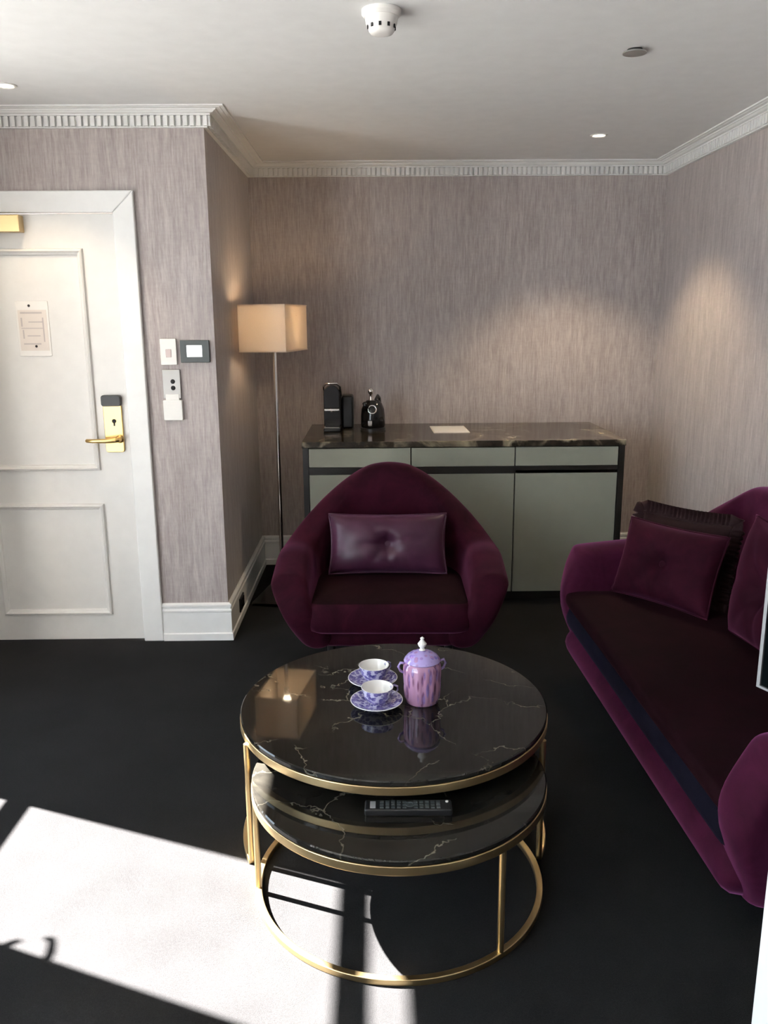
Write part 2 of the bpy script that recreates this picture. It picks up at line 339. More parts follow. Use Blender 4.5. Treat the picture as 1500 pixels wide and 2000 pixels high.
# mitred mouldings
def moulding(name, p0, p1, inn, m0, m1, prof, mat, label):
    """sweep profile (d from wall, z) from p0 to p1; inn = unit vector into the room; m0/m1 = +1 inside corner, -1 outside corner, 0 square"""
    p0, p1, inn = Vector((*p0, 0)), Vector((*p1, 0)), Vector((*inn, 0)); d = (p1 - p0).normalized(); V, F = [], []
    n = len(prof)
    for s, (p, m) in enumerate(((p0, m0), (p1, m1))):
        for q, z in prof:
            V.append(p + inn * q + d * (m * q * (1 if s == 0 else -1)) + Vector((0, 0, z)))
    for i in range(n): F.append((i, (i + 1) % n, n + (i + 1) % n, n + i))
    F.append(tuple(range(n))[::-1]); F.append(tuple(range(n, 2 * n)))
    o = mesh(name, V, F, mat); return struct(o, label, 'moulding')
CR = [(0, HP), (.018, HP), (.020, HP + .046), (.036, HP + .047), (.036, HP + .053), (.050, HP + .055), (.060, HP + .062), (.066, HP + .062), (.068, HP + .067), (.088, HP + .067), (.090, HP + .069), (.105, HP + .069), (.105, HC), (0, HC)]
BP = [(0, 0), (.022, 0), (.022, .035), (.016, .040), (.016, .148), (.019, .152), (.019, .160), (.013, .165), (.013, .175), (.018, .179), (.018, .188), (.008, HB), (0, HB)]
runs = [('door', (XW, YD), (XL, YD), (0, -1), 1, -1), ('alcove', (XL, YD), (XL, YB), (1, 0), -1, 1),
        ('back', (XL, YB), (XR, YB), (0, -1), 1, 1), ('right', (XR, YB), (XR, YN), (-1, 0), 1, 1), ('left', (XW, YN), (XW, YD), (1, 0), 1, 1)]
CLAB = {'door': 'white cornice with dentils above the white door', 'alcove': 'shadowed white cornice on the alcove side wall', 'back': 'white dentil cornice above the sideboard wall', 'right': 'white cornice along the right wall above the sofa', 'left': 'white cornice along the window wall'}
den0 = None
for i, (nm, p0, p1, inn, m0, m1) in enumerate(runs):
    tr = moulding('trim_%d' % (i + 1), p0, p1, inn, m0, m1, CR, 'plaster', CLAB[nm])
    if nm == 'left': continue
    L = (Vector(p1) - Vector(p0)).length; d = (Vector(p1) - Vector(p0)).normalized(); nd = Vector(inn)
    q = 0.030 if m0 > 0 else -0.018
    end = L - 0.030 if m1 > 0 else L + 0.018
    if nm == 'right': end = 1.9
    ang = math.atan2(d.y, d.x)
    while q < end:
        p = Vector(p0) + d * q + nd * 0.0265
        if den0 is None:
            den0 = mesh('dentil', bv(-.0085, .0085, -.0075, .0075, HP + .004, HP + .046), BF, 'plaster', tr); den0.location = (p.x, p.y, 0); den0.rotation_euler = (0, 0, ang)
        else: share('dentil', den0, tr, (p.x, p.y, 0), (0, 0, ang))
        q += 0.029
BL = {'door': 'white baseboard between the door frame and the wall corner', 'alcove': 'white baseboard on the shadowed alcove side wall', 'back': 'white baseboard behind the lamp and sideboard', 'right': 'white baseboard behind the sofa', 'left': 'white baseboard on the window wall'}
AX1, AX0 = -1.075, -2.115
moulding('baseboard_door', (AX1, YD), (XL, YD), (0, -1), 0, -1, BP, 'white', BL['door'])
moulding('baseboard_alcove', (XL, YD), (XL, YB), (1, 0), -1, 1, BP, 'white', BL['alcove'])
moulding('baseboard_back', (XL, YB), (XR, YB), (0, -1), 1, 1, BP, 'white', BL['back'])
moulding('baseboard_right', (XR, YB), (XR, YN), (-1, 0), 1, 1, BP, 'white', BL['right'])
moulding('baseboard_left', (XW, VY1 + FR), (XW, WY0 - FR), (1, 0), 1, 0, BP, 'white', BL['left'])

# door frame
fr = bpy.data.objects.new('trim_6', None); C.objects.link(fr); struct(fr, 'white architrave framing the panelled door', 'door frame')
AZ = 2.150
def arch(name, pts):   # quad outline in XZ, extruded in Y with a stepped face
    V = [(x, YD - .024, z) for x, z in pts] + [(x, YD + .0, z) for x, z in pts]
    o = mesh(name, V, [(0, 1, 2, 3), (7, 6, 5, 4), (0, 4, 5, 1), (1, 5, 6, 2), (2, 6, 7, 3), (3, 7, 4, 0)], 'white', fr); bevelmod(o, .006, 3); return o
arch('architrave', [(DX1, 0), (AX1, 0), (AX1, AZ), (DX1, DZ)])
arch('architrave', [(AX0, 0), (DX0, 0), (DX0, DZ), (AX0, AZ)])
arch('architrave', [(DX0, DZ), (DX1, DZ), (AX1, AZ), (AX0, AZ)])

# door
dr = box('door_1', DX0, DX1, YD - .010, YD + .036, .010, DZ - .003, 'door', None, .003); struct(dr, 'white panelled entrance door with brass handle', 'door')
def panel_moulding(x0, x1, z0, z1):
    wd = .030; y = YD - .010
    prof = [(0, 0), (.004, -.014), (.012, -.017), (.020, -.010), (.026, -.008), (wd, 0)]
    V, F = [], []; n = len(prof)
    for cxn, czn, sx, sz in ((x0, z0, 1, 1), (x1, z0, -1, 1), (x1, z1, -1, -1), (x0, z1, 1, -1)):
        for q, h in prof: V.append((cxn + sx * q, y + h, czn + sz * q))
    for c in range(4):
        c2 = (c + 1) % 4
        for i in range(n - 1): F.append((c * n + i, c * n + i + 1, c2 * n + i + 1, c2 * n + i))
    return mesh('panel_moulding', V, F, 'door', dr)
panel_moulding(-1.864, -1.322, .876, 1.902); panel_moulding(-1.864, -1.322, .143, .713)

def rounded_plate(name, cxp, cz, wd, ht, y0, y1, r, mat, parent, n=6):
    P = []
    for sx, sz, a0 in ((1, 1, 0), (-1, 1, 90), (-1, -1, 180), (1, -1, 270)):
        for i in range(n + 1):
            a = math.radians(a0 + 90 * i / n); P.append((cxp + sx * (wd / 2 - r) + r * math.cos(a), cz + sz * (ht / 2 - r) + r * math.sin(a)))
    m = len(P); V = [(x, y0, z) for x, z in P] + [(x, y1, z) for x, z in P]
    F = [tuple(range(m)), tuple(range(m, 2 * m))[::-1]] + [(i, (i + 1) % m, m + (i + 1) % m, m + i) for i in range(m)]
    o = mesh(name, V, F, mat, parent); bevelmod(o, min(.003, abs(y1 - y0) * .3)); return o
yd = YD - .010
lp = rounded_plate('lock_plate', -1.243, 1.078, .088, .226, yd - .014, yd, .012, 'brass', dr); lp['label'] = 'polished brass lock plate'
rounded_plate('card_reader', -1.243, 1.212, .092, .052, yd - .030, yd, .012, 'black', dr)
kh = lathe('keyhole', [(0, .003), (.010, .003), (.010, 0)], 'dark', dr, 20, loc=(-1.238, yd - .014, 1.115), rot=(PI / 2, 0, 0))
box('keyhole_slot', -1.2415, -1.2345, yd - .0165, yd - .014, 1.092, 1.112, 'dark', dr)
lh = lathe('lever_rose', [(0.019, 0), (.019, .012), (.013, .018), (.011, .05)], 'brass', dr, 24, loc=(-1.215, yd - .014, 1.030), rot=(PI / 2, 0, 0))
tube('lever_handle', [(-1.205, yd - .062, 1.030), (-1.225, yd - .064, 1.030), (-1.27, yd - .064, 1.027), (-1.33, yd - .060, 1.026), (-1.362, yd - .054, 1.027), (-1.366, yd - .052, 1.027)], [.009, .0125, .011, .0095, .009, .006], 'brass', dr, seg=14)
cl = box('door_closer', -1.95, -1.578, yd - .055, yd, 1.970, 2.044, 'brass_sat', dr, .004); cl['label'] = 'satin brass closer bar'
# evacuation notice
nt = thing('door_notice', 'small clear framed notice screwed to the white door', 'notice', (-1.580, yd, 1.546))
rounded_plate('notice_plate', 0, 0, .150, .250, -.004, 0, .004, 'whitep', nt)
box('notice_sheet', -.066, .066, -.0050, -.004, -.100, .085, 'paper', nt)
for x0, x1, z0, z1 in ((-.055, .045, .068, .076), (-.055, -.048, .010, .050), (-.055, .050, .000, .004), (-.050, -.044, -.045, -.005), (-.02, .048, .028, .033), (.044, .050, -.06, .05), (-.03, .03, -.035, -.030), (-.05, .03, -.072, -.066)):
    box('print_line', x0, x1, -.0056, -.0050, z0, z1, 'ink', nt)
for x, z in ((-.012, .104), (.006, -.080)): lathe('screw', [(0, .003), (.005, .003), (.006, 0)], 'dark', nt, 14, loc=(x, -.0045, z), rot=(PI / 2, 0, 0))

# switch plates on the wall pier
s1 = thing('light_switch', 'white switch plate beside the dark thermostat panel', 'switch', (-.963, YD, 1.436))
rounded_plate('plate', 0, 0, .076, .121, -.014, 0, .004, 'whitep', s1); box('rocker', -.012, .014, -.017, -.014, -.025, .012, 'pinkgrey', s1, .002)
s2 = thing('thermostat', 'dark grey thermostat with a small white lit screen', 'thermostat', (-.839, YD, 1.437))
rounded_plate('bezel', 0, 0, .136, .103, -.016, 0, .003, 'dgrey', s2); box('display', -.037, .034, -.0175, -.016, -.025, .028, 'screen', s2)
s3 = thing('metal_switch_plate', 'grey metal plate with two black buttons under the white switch', 'switch', (-.957, YD, 1.286))
rounded_plate('plate', 0, 0, .084, .136, -.013, 0, .003, 'grey', s3)
for z in (.012, -.018): lathe('button', [(0, .005), (.009, .004), (.011, 0)], 'dark', s3, 16, loc=(.006, -.013, z), rot=(PI / 2, 0, 0))
s4 = thing('key_card_holder', 'white key card holder below the grey metal plate', 'card holder', (-.957, YD, 1.163))
rounded_plate('holder_body', 0, 0, .090, .096, -.020, 0, .005, 'whitep', s4); box('key_card', -.032, .032, -.016, -.012, .03, .076, 'whitep', s4, .002)

# socket on the alcove baseboard
so = thing('wall_socket', 'black socket plate on the alcove baseboard behind the lamp', 'socket', (XL + .016, 4.30, .095))
box('plate', 0, .008, -.062, .062, -.038, .038, 'black', so, .003)
box('socket_face', .008, .012, -.045, .045, -.028, .028, 'blackgloss', so, .002)

# ------------------------------------------------------------------ ceiling fittings
dt = thing('smoke_detector', 'white round smoke detector on the ceiling', 'smoke detector', (.032, 2.795, HC))
lathe('base_ring', [(.060, 0), (.060, -.012), (.052, -.020), (0.03, -.020)], 'whitep', dt, 40)
lathe('sensor_head', [(.050, -.020), (.047, -.038), (.041, -.046), (.040, -.056), (.034, -.064), (.020, -.068), (0, -.068)], 'whitep', dt, 40)
for k in range(10):
    a = 2 * PI * k / 10 + .2; b = box('vent_slot', -.004, .004, -.0012, .0012, -.006, .006, 'dark', dt); b.location = (.0425 * math.cos(a), .0425 * math.sin(a), -.047); b.rotation_euler = (0, 0, a + PI / 2)
sp = thing('sprinkler_cover', 'small round sprinkler cover hanging off the ceiling', 'sprinkler', (.915, 3.180, HC))
lathe('neck', [(.026, 0), (.026, -.010), (0.0, -.010)], 'dark', sp, 24)
lathe('cover_plate', [(0, -.010), (.041, -.010), (.041, -.014), (0, -.014)], 'grey', sp, 32)
def downlight(x, y, label, power, size):
    d = thing('downlight', label, 'downlight', (x, y, HC), 0, 'recessed ceiling downlights')
    lathe('trim_ring', [(.030, 0), (.030, -.002), (.036, -.005), (.044, -.003), (.044, 0)], 'whitep', d, 32)
    lathe('lens', [(0, -.0015), (.030, -.0015), (.030, -.0005), (0, -.0005)], 'lens', d, 28)
    ld = bpy.data.lights.new('downlight_lamp', 'SPOT'); ld.energy = power; ld.spot_size = math.radians(size); ld.spot_blend = 0.5; ld.color = (1.0, 0.78, 0.52); ld.shadow_soft_size = 0.025
    lo = bpy.data.objects.new('downlight_lamp', ld); C.objects.link(lo); lo.parent = d; lo.location = (0, 0, -.012)
    return d
downlight(1.158, 4.580, 'lit ceiling downlight in front of the sideboard wall', 48, 98)
downlight(-1.44, 3.600, 'lit ceiling downlight in front of the white door', 16, 90)

# ------------------------------------------------------------------ sideboard
SX0, SX1, SY0, SY1 = -.395, 1.371, 4.531, 5.318
sb = thing('sideboard', 'long grey green sideboard with dark frame and marble top', 'sideboard', (0, 0, 0))
boxes('carcass', [(SX0, SX0 + .030, SY0, SY1, .0, .895), (SX1 - .032, SX1, SY0, SY1, .0, .895), (SX0 + .03, SX1 - .032, SY0 + .03, SY1, .05, .890), (SX0 + .03, SX1 - .032, SY0 + .06, SY1 - .1, 0, .05), (SX0 + .03, SX1 - .032, SY0 + .004, SY0 + .03, .745, .785)], 'cabdark', sb)
tp = box('marble_top', SX0 - .004, SX1 + .004, SY0 - .006, SY1, .895, .929, 'marble2', sb, .003); tp['label'] = 'brown and black veined marble top'
cols = [SX0 + .030, .198, .770, SX1 - .032]
for k in range(3):
    box('drawer', cols[k] + .003, cols[k + 1] - .003, SY0 + .004, SY0 + .024, .786, .890, 'cab', sb, .002)
    box('cabinet_door', cols[k] + .003, cols[k + 1] - .003, SY0 + .004, SY0 + .024, .062, (.744, .744, .764)[k], 'cab', sb, .002)

# coffee machine
cm = thing('coffee_machine', 'slim black capsule coffee machine on the marble top', 'coffee machine', (-.253, 5.06, .929))
def arch_body(name, hw, y0, y1, z0, z1, mat, parent, n=14):
    P = [(-hw, z0), (hw, z0)] + [(hw * math.cos(PI * i / n), z1 - hw + hw * math.sin(PI * i / n)) for i in range(n + 1)]
    m = len(P); V = [(x, y0, z) for x, z in P] + [(x, y1, z) for x, z in P]
    o = mesh(name, V, [tuple(range(m)), tuple(range(m, 2 * m))[::-1]] + [(i, (i + 1) % m, m + (i + 1) % m, m + i) for i in range(m)], mat, parent); bevelmod(o, .005); return o
arch_body('machine_body', .052, -.02, .17, .02, .262, 'blackgloss', cm)
arch_body('brew_head', .046, -.095, -.02, .135, .272, 'blackgloss', cm)
tube('lever', [(-.050, .03, .20), (-.050, -.06, .262), (-.03, -.09, .282), (.03, -.09, .282), (.050, -.06, .262), (.050, .03, .20)], .006, 'chrome', cm)
lathe('spout', [(.012, .135), (.010, .112), (0, .112)], 'chrome', cm, 20, loc=(0, -.06, 0))
box('chrome_band', -.044, .044, -.0985, -.093, .122, .134, 'chrome', cm, .002)
box('drip_tray', -.050, .050, -.12, -.01, 0, .022, 'black', cm, .004); box('drip_grid', -.042, .042, -.112, -.02, .022, .026, 'chrome', cm, .001)
box('foot', -.050, .050, -.01, .17, 0, .021, 'black', cm, .003)
wt = box('water_tank', .054, .125, .02, .16, .0, .20, 'black', cm, .015, 4); wt['label'] = 'dark side water tank'
# kettle
kt = thing('kettle', 'black rounded kettle with chrome knob beside the coffee machine', 'kettle', (-.010, 5.02, .929))
lathe('kettle_body', [(0, .018), (.068, .018), (.072, .03), (.072, .085), (.068, .125), (.054, .160), (.036, .178), (0, .180)], 'blackgloss', kt, 40)
lathe('kettle_base', [(.076, 0), (.076, .014), (.066, .018), (0, .018)], 'black', kt, 40)
lathe('lid_knob', [(.012, .178), (.008, .190), (.008, .212), (.016, .222), (.017, .238), (.010, .248), (0, .250)], 'chrome', kt, 24, loc=(-.012, 0, 0))
tube('handle', [(.015, .03, .172), (.03, .06, .20), (.04, .085, .185), (.045, .095, .14), (.04, .088, .09), (.03, .064, .06)], .009, 'black', kt)
tube('spout', [(-.030, -.045, .13), (-.042, -.062, .150), (-.050, -.075, .168)], [.020, .016, .012], 'blackgloss', kt, seg=14)
rg = tube('chrome_ring', [(.0 + .024 * math.cos(a), 0, .024 * math.sin(a)) for a in [2 * PI * i / 24 for i in range(24)]], .0045, 'chrome', kt, True); rg.location = (-.004, -.066, .128); rg.rotation_euler = (math.radians(-18), 0, 0)
box('maker_plate', -.030, -.006, -.0755, -.070, .032, .062, 'chrome', kt, .002)
# card on the sideboard
cdp = thing('brochure', 'pale printed card lying on the dark marble sideboard', 'card', (.447, 5.0, .929), math.radians(1))
box('cover', -.105, .105, -.15, .15, .0, .0035, 'paper', cdp); box('printed_page', -.098, .098, -.142, .142, .0035, .0045, 'whitep', cdp)

# ------------------------------------------------------------------ floor lamp
LZ0, LZ1 = 1.415, 1.655
lm = thing('floor_lamp', 'chrome floor lamp with rectangular fabric shade, switched on', 'floor lamp', (-.545, 4.680, 0), math.radians(-10.7))
box('lamp_base', -.125, .125, -.20, .20, 0, .022, 'darkchrome', lm, .004)
lathe('pole', [(.011, .022), (.011, 1.56), (0, 1.56)], 'chrome', lm, 20)
hx, hy, tk = .128, .212, .003
sh = mesh('lamp_shade', [(-hx, -hy, LZ0), (hx, -hy, LZ0), (hx, hy, LZ0), (-hx, hy, LZ0), (-hx, -hy, LZ1), (hx, -hy, LZ1), (hx, hy, LZ1), (-hx, hy, LZ1)],
          [(0, 1, 5, 4), (1, 2, 6, 5), (2, 3, 7, 6), (3, 0, 4, 7)], 'shade', lm)
sh.modifiers.new('thick', 'SOLIDIFY').thickness = .003
def rim(z):
    return boxes('shade_rim', [(-hx, hx, -hy - .002, -hy + .004, z - .003, z + .003), (-hx, hx, hy - .004, hy + .002, z - .003, z + .003), (-hx - .002, -hx + .004, -hy, hy, z - .003, z + .003), (hx - .004, hx + .002, -hy, hy, z - .003, z + .003)], 'shade', lm)
rim(LZ0); rim(LZ1)
tube('shade_spider', [(-hx, 0, 1.60), (0, 0, 1.60), (hx, 0, 1.60)], .003, 'chrome', lm)
lathe('bulb_socket', [(.017, 1.44), (.017, 1.49), (0, 1.49)], 'chrome', lm, 20)
lathe('bulb', [(0, 1.488), (.013, 1.49), (.018, 1.505), (.029, 1.53), (.030, 1.548), (.022, 1.565), (0, 1.573)], 'bulb', lm, 24, loc=(0, 0, -.0))
pl = bpy.data.lights.new('bulb_lamp', 'POINT'); pl.energy = 1.4; pl.color = (1.0, 0.70, 0.40); pl.shadow_soft_size = .03
po = bpy.data.objects.new('bulb_lamp', pl); C.objects.link(po); po.parent = lm; po.location = (0, 0, 1.60)

# ------------------------------------------------------------------ upholstered shells
def smooth(a, b, x):
    t = max(0, min(1, (x - a) / (b - a))); return t * t * (3 - 2 * t)
def shell(name, W, yf, yb, rc, zb, zs, h_arm, h_back, th, oB, rise, mat, parent, n_arm=7, n_arc=9, n_back=8, lean=.05, nlen=.30, nose_b=.10, nose_t=.10, drop=.05):
    P = []  # (x, y, nx, ny)
    for i in range(n_arm): P.append((-W, yf + (yb - rc - yf) * i / n_arm, -1, 0))
    for i in range(n_arc):
        a = PI - (PI / 2) * i / n_arc; P.append((-W + rc + rc * math.cos(a), yb - rc + rc * math.sin(a), math.cos(a), math.sin(a)))
    for i in range(n_back + 1): P.append((-W + rc + (2 * W - 2 * rc) * i / n_back, yb, 0, 1))
    Q = P + [(-x, y, -nx, ny) for x, y, nx, ny in P[:n_arm + n_arc]][::-1]
    S = [0]
    for a, b in zip(Q, Q[1:]): S.append(S[-1] + math.hypot(b[0] - a[0], b[1] - a[1]))
    tot = S[-1]; V, F = [], []; rings = []
    def make(x, y, nx, ny, s, k=1.0, fwd=0.0):
        b = 1 - abs(2 * s / tot - 1)           # 0 front of arms .. 1 middle of the back
        g = rise(b); fr_ = max(0, 1 - min(s, tot - s) / nlen); h = h_arm + (h_back - h_arm) * g - drop * fr_; t = th * (1 - .15 * g)
        ln = lean * g
        sec = [(oB - t * .75, zb), (oB - .02, zb), (oB + .012, zb + .05), (oB * .45, zb + (h - zb) * .45), (ln + 0, zb + (h - zb) * .80), (ln + .004, h - .055), (ln - .018, h - .012),
               (ln - t * .5, h), (ln - t + .018, h - .014), (ln - t, h - .06), (ln * .5 - t - .005, zs + (h - zs) * .4), (-t - .01, zs), (oB - t - .005, zb + .06)]
        ring = []; zc = (zb + h) / 2
        for o, z in sec:
            q = (z - zb) / (h - zb); om = (oB - t * .5) * (1 - q) + (ln - t * .5) * q
            o = om + (o - om) * k; z = zc + (z - zc) * (1 - (1 - k) * .10)
            nose = nose_b * (1 - smooth(0, .50, q)) + nose_t * smooth(.55, 1.0, q)
            ring.append((x + nx * o, y + ny * o + nose * fr_ - fwd, z))
        return ring
    rings = [make(*q, sv) for q, sv in zip(Q, S)]
    m = len(rings[0])
    rings = [make(*Q[0], 0, .40, .032), make(*Q[0], 0, .80, .022)] + rings + [make(*Q[-1], tot, .80, .022), make(*Q[-1], tot, .40, .032)]
    for r in rings: V += r
    for i in range(len(rings) - 1):
        for j in range(m):
            j2 = (j + 1) % m; F.append((i * m + j, i * m + j2, (i + 1) * m + j2, (i + 1) * m + j))
    e = (len(rings) - 1) * m
    for q in ((0, 1, 2, 12), (12, 2, 3, 11), (11, 3, 4, 10), (10, 4, 5, 9), (9, 5, 6, 8), (8, 6, 7)):
        F.append(q[::-1]); F.append(tuple(e + i for i in q))
    o = mesh(name, V, F, mat, parent, smooth=True); subsurf(o, 2); return o
def cushion(name, x0, x1, y0, y1, z0, z1, mat, parent, crown=.02, r=.05, front=0.0, nx=10, ny=8, side=None):
    """box cushion: grid top with crown, rounded edges through subdivision"""
    V, F = [], []
    def ring(z, ins):
        n = len(V); L = []
        for i in range(nx): L.append((x0 + ins + (x1 - x0 - 2 * ins) * i / nx, y0 + ins))
        for j in range(ny): L.append((x1 - ins, y0 + ins + (y1 - y0 - 2 * ins) * j / ny))
        for i in range(nx): L.append((x1 - ins - (x1 - x0 - 2 * ins) * i / nx, y1 - ins))
        for j in range(ny): L.append((x0 + ins, y1 - ins - (y1 - y0 - 2 * ins) * j / ny))
        for a, b in L: V.append((a, b, z))
        return n, len(L)
    H = z1 - z0
    levels = [(z0, r * .8), (z0 + H * .12, r * .15), (z0 + H * .5, -front), (z1 - H * .18, r * .05), (z1 - H * .04, r * .35), (z1, r * 1.0), (z1 + crown * .5, r * 2.2), (z1 + crown, min(x1 - x0, y1 - y0) * .35)]
    st = [ring(z, i) for z, i in levels]; m = st[0][1]
    for (a, _), (b, _) in zip(st, st[1:]):
        for i in range(m): F.append((a + i, a + (i + 1) % m, b + (i + 1) % m, b + i))
    F.append(tuple(range(m))[::-1]); F.append(tuple(st[-1][0] + i for i in range(m)))
    mi = [1 if side and i < 4 * m else 0 for i in range(len(F))]
    o = mesh(name, V, F, [mat, side] if side else mat, parent, smooth=True, midx=mi if side else None); subsurf(o, 1); return o
def pillow(name, label, wd, ht, tk, mat, loc, rot, group, ruffle=None, button=True, dim=.6):
    p = thing(name, label, 'pillow', loc, 0, group); p.rotation_euler = rot
    n, m = 28, 20; V, F = [], []
    for side in (-1, 1):
        for j in range(m + 1):
            for i in range(n + 1):
                u = 2 * i / n - 1; v = 2 * j / m - 1
                e = max(0, (1 - abs(u) ** 2.6) * (1 - abs(v) ** 2.6)) ** .55
                if button:
                    d = math.hypot(u * wd / ht, v); e *= 1 - dim * math.exp(-(d / .28) ** 2)
                    for ang in (0.15, 1.45, 2.3, 3.2, 4.0, 4.75, 5.6):
                        a = math.atan2(v, u * wd / ht); da = abs((a - ang + PI) % (2 * PI) - PI)
                        e *= 1 - .30 * math.exp(-(da / .11) ** 2) * math.exp(-d * 1.3) * min(1, d * 5)
                pin = 1 - .05 * (1 - v * v) * abs(u) ** 3; pin2 = 1 - .06 * (1 - u * u) * abs(v) ** 3
                wr = .0025 * math.sin(23 * v + 5 * u) * (abs(u) ** 6)
                V.append((u * wd / 2 * pin, side * (tk / 2 * e + .004) + wr, ht / 2 + v * ht / 2 * pin2))
    N = (n + 1) * (m + 1)
    for s in (0, 1):
        for j in range(m):
            for i in range(n):
                a = s * N + j * (n + 1) + i; q = (a, a + 1, a + n + 2, a + n + 1); F.append(q if s == 0 else q[::-1])
    B = [i for i in range(n + 1)] + [j * (n + 1) + n for j in range(1, m + 1)] + [m * (n + 1) + i for i in range(n - 1, -1, -1)] + [j * (n + 1) for j in range(m - 1, 0, -1)]
    for a, b in zip(B, B[1:] + B[:1]): F.append((a, N + a, N + b, b))
    o = mesh('pillow_cover', V, F, mat, p, smooth=True); subsurf(o, 1)
    tube('piping', [(V[a][0], 0, V[a][2]) for a in B], .0045, mat, p, True, 8)
    if button:
        bt = lathe('button', [(0, -.006), (.012, -.005), (.015, 0), (.012, .004), (0, .005)], mat, p, 20, loc=(0, -tk / 2 * (1 - dim) - .008, ht / 2), rot=(PI / 2, 0, 0))
    if ruffle:
        R, G = [], []; k = 0; L = []
        for a, b in zip(B, B[1:] + B[:1]):
            for f in (0, .25, .5, .75): L.append((V[a][0] + (V[b][0] - V[a][0]) * f, V[a][2] + (V[b][2] - V[a][2]) * f))
        c = (0, ht / 2)
        for k, (x, z) in enumerate(L):
            d = Vector((x - c[0], z - c[1])); d = Vector((d.x / (wd / 2), d.y / (ht / 2))); mx = max(abs(d.x), abs(d.y)); q = Vector((d.x if abs(d.x) > .96 * mx else 0, d.y if abs(d.y) > .96 * mx else 0)).normalized()
            for f in range(4):
                y = math.sin(k * 1.25) * .016 * f / 3; R.append((x + q.x * ruffle * f / 3, y - .002, z + q.y * ruffle * f / 3))
        K = len(L)
        for k in range(K):
            for f in range(3): G.append((k * 4 + f, k * 4 + f + 1, ((k + 1) % K) * 4 + f + 1, ((k + 1) % K) * 4 + f))
        rf = mesh('ruffle', R, G, mat, p, smooth=True); s = rf.modifiers.new('thick', 'SOLIDIFY'); s.thickness = .004
    return p
def leg(parent, x, y, zt, name='leg'):
    return lathe(name, [(.014, 0), (.016, .004), (.024, zt + .03), (0, zt + .03)], 'black', parent, 20, loc=(x, y, 0))

# armchair
ac = thing('armchair', 'plum velvet tub armchair in front of the sideboard', 'armchair', (.066, 3.850, 0), math.radians(-1.2))
shell('tub_shell', .525, -.400, .40, .42, .130, .36, .545, .890, .165, -.125, lambda b: smooth(.39, 1.0, b) ** .74, 'velvet', ac, lean=-.07)
cushion('seat_cushion', -.365, .365, -.400, .24, .215, .375, 'seatv', ac, .018, .04, .006, side='velvet')  # top darker than the sides: seat shade put into the colour
cushion('seat_base', -.345, .345, -.335, .25, .135, .235, 'velvet', ac, .0, .05)
for x, y in ((-.27, -.22), (.27, -.22), (-.24, .24), (.24, .24)): leg(ac, x, y, .15)
pillow('scatter_cushion', 'shiny purple satin cushion with a button on the armchair', .560, .285, .15, 'satin', (.056, 3.815, .398), (math.radians(-16), 0, math.radians(-1)), None)

# sofa
sf = thing('sofa', 'long plum velvet sofa against the right wall', 'sofa', (1.290, 2.690, 0), math.radians(-90 + 1.3))
shell('sofa_shell', .960, -.440, .405, .24, .100, .38, .625, .90, .170, -.09, lambda b: smooth(.20, .62, b), 'violet', sf, n_arm=8, n_arc=7, n_back=14, lean=.02, drop=.02, nose_t=.075)
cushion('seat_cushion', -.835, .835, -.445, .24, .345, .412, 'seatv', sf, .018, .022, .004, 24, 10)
sbd = cushion('seat_shade_band', -.833, .833, -.436, .23, .250, .352, 'front_shade', sf, .0, .012, .004, 24, 8); sbd['label'] = 'dark band coloured as the shaded front of the seat'  # dark strip standing for shade on the front of the seat cushion
cushion('base_rail', -.825, .825, -.425, .25, .100, .262, 'violet', sf, .0, .055, .022, 24, 8)
for x in (-.78, 0, .78):
    for y in (-.27, .27): leg(sf, x, y, .10)
pillow('plum_pillow', 'plum velvet pillow with tufted centre at the far end of the sofa', .46, .33, .14, 'velvet', (1.150, 3.250, .430), (math.radians(-20), 0, math.radians(-54)), 'pillows on the sofa')
pillow('frilled_pillow', 'dark brown frilled pillow tucked behind the plum pillow', .40, .32, .09, 'darkfab', (1.245, 3.345, .445), (math.radians(-14), 0, math.radians(-50)), 'pillows on the sofa', ruffle=.05, button=False)
pillow('leaning_pillow', 'plum velvet tufted pillow leaning on the sofa back near the television', .50, .45, .17, 'velvet', (1.345, 2.715, .425), (math.radians(-9), 0, math.radians(-86)), 'pillows on the sofa')

# ------------------------------------------------------------------ nesting coffee tables
def ring_pts(cxp, cyp, r, z, a0=0, a1=2 * PI, n=96, close=True):
    N = n if close else n + 1
    return [(cxp + r * math.cos(a0 + (a1 - a0) * i / n), cyp + r * math.sin(a0 + (a1 - a0) * i / n), z) for i in range(N)]
def flat_ring(name, r0, r1, z0, z1, mat, parent, a0=None, a1=None, n=128):
    full = a0 is None
    if full: a0, a1 = 0, 2 * PI
    K = n if full else n + 1; V, F = [], []
    for i in range(K):
        a = a0 + (a1 - a0) * i / n; c, s = math.cos(a), math.sin(a)
        V += [(r0 * c, r0 * s, z0), (r1 * c, r1 * s, z0), (r1 * c, r1 * s, z1), (r0 * c, r0 * s, z1)]
    for i in range(n):
        j = (i + 1) % K
        for q in range(4): F.append((i * 4 + q, i * 4 + (q + 1) % 4, j * 4 + (q + 1) % 4, j * 4 + q))
    if not full: F += [(0, 1, 2, 3), (n * 4 + 3, n * 4 + 2, n * 4 + 1, n * 4)]
    o = mesh(name, V, F, mat, parent); bevelmod(o, .0025); return o
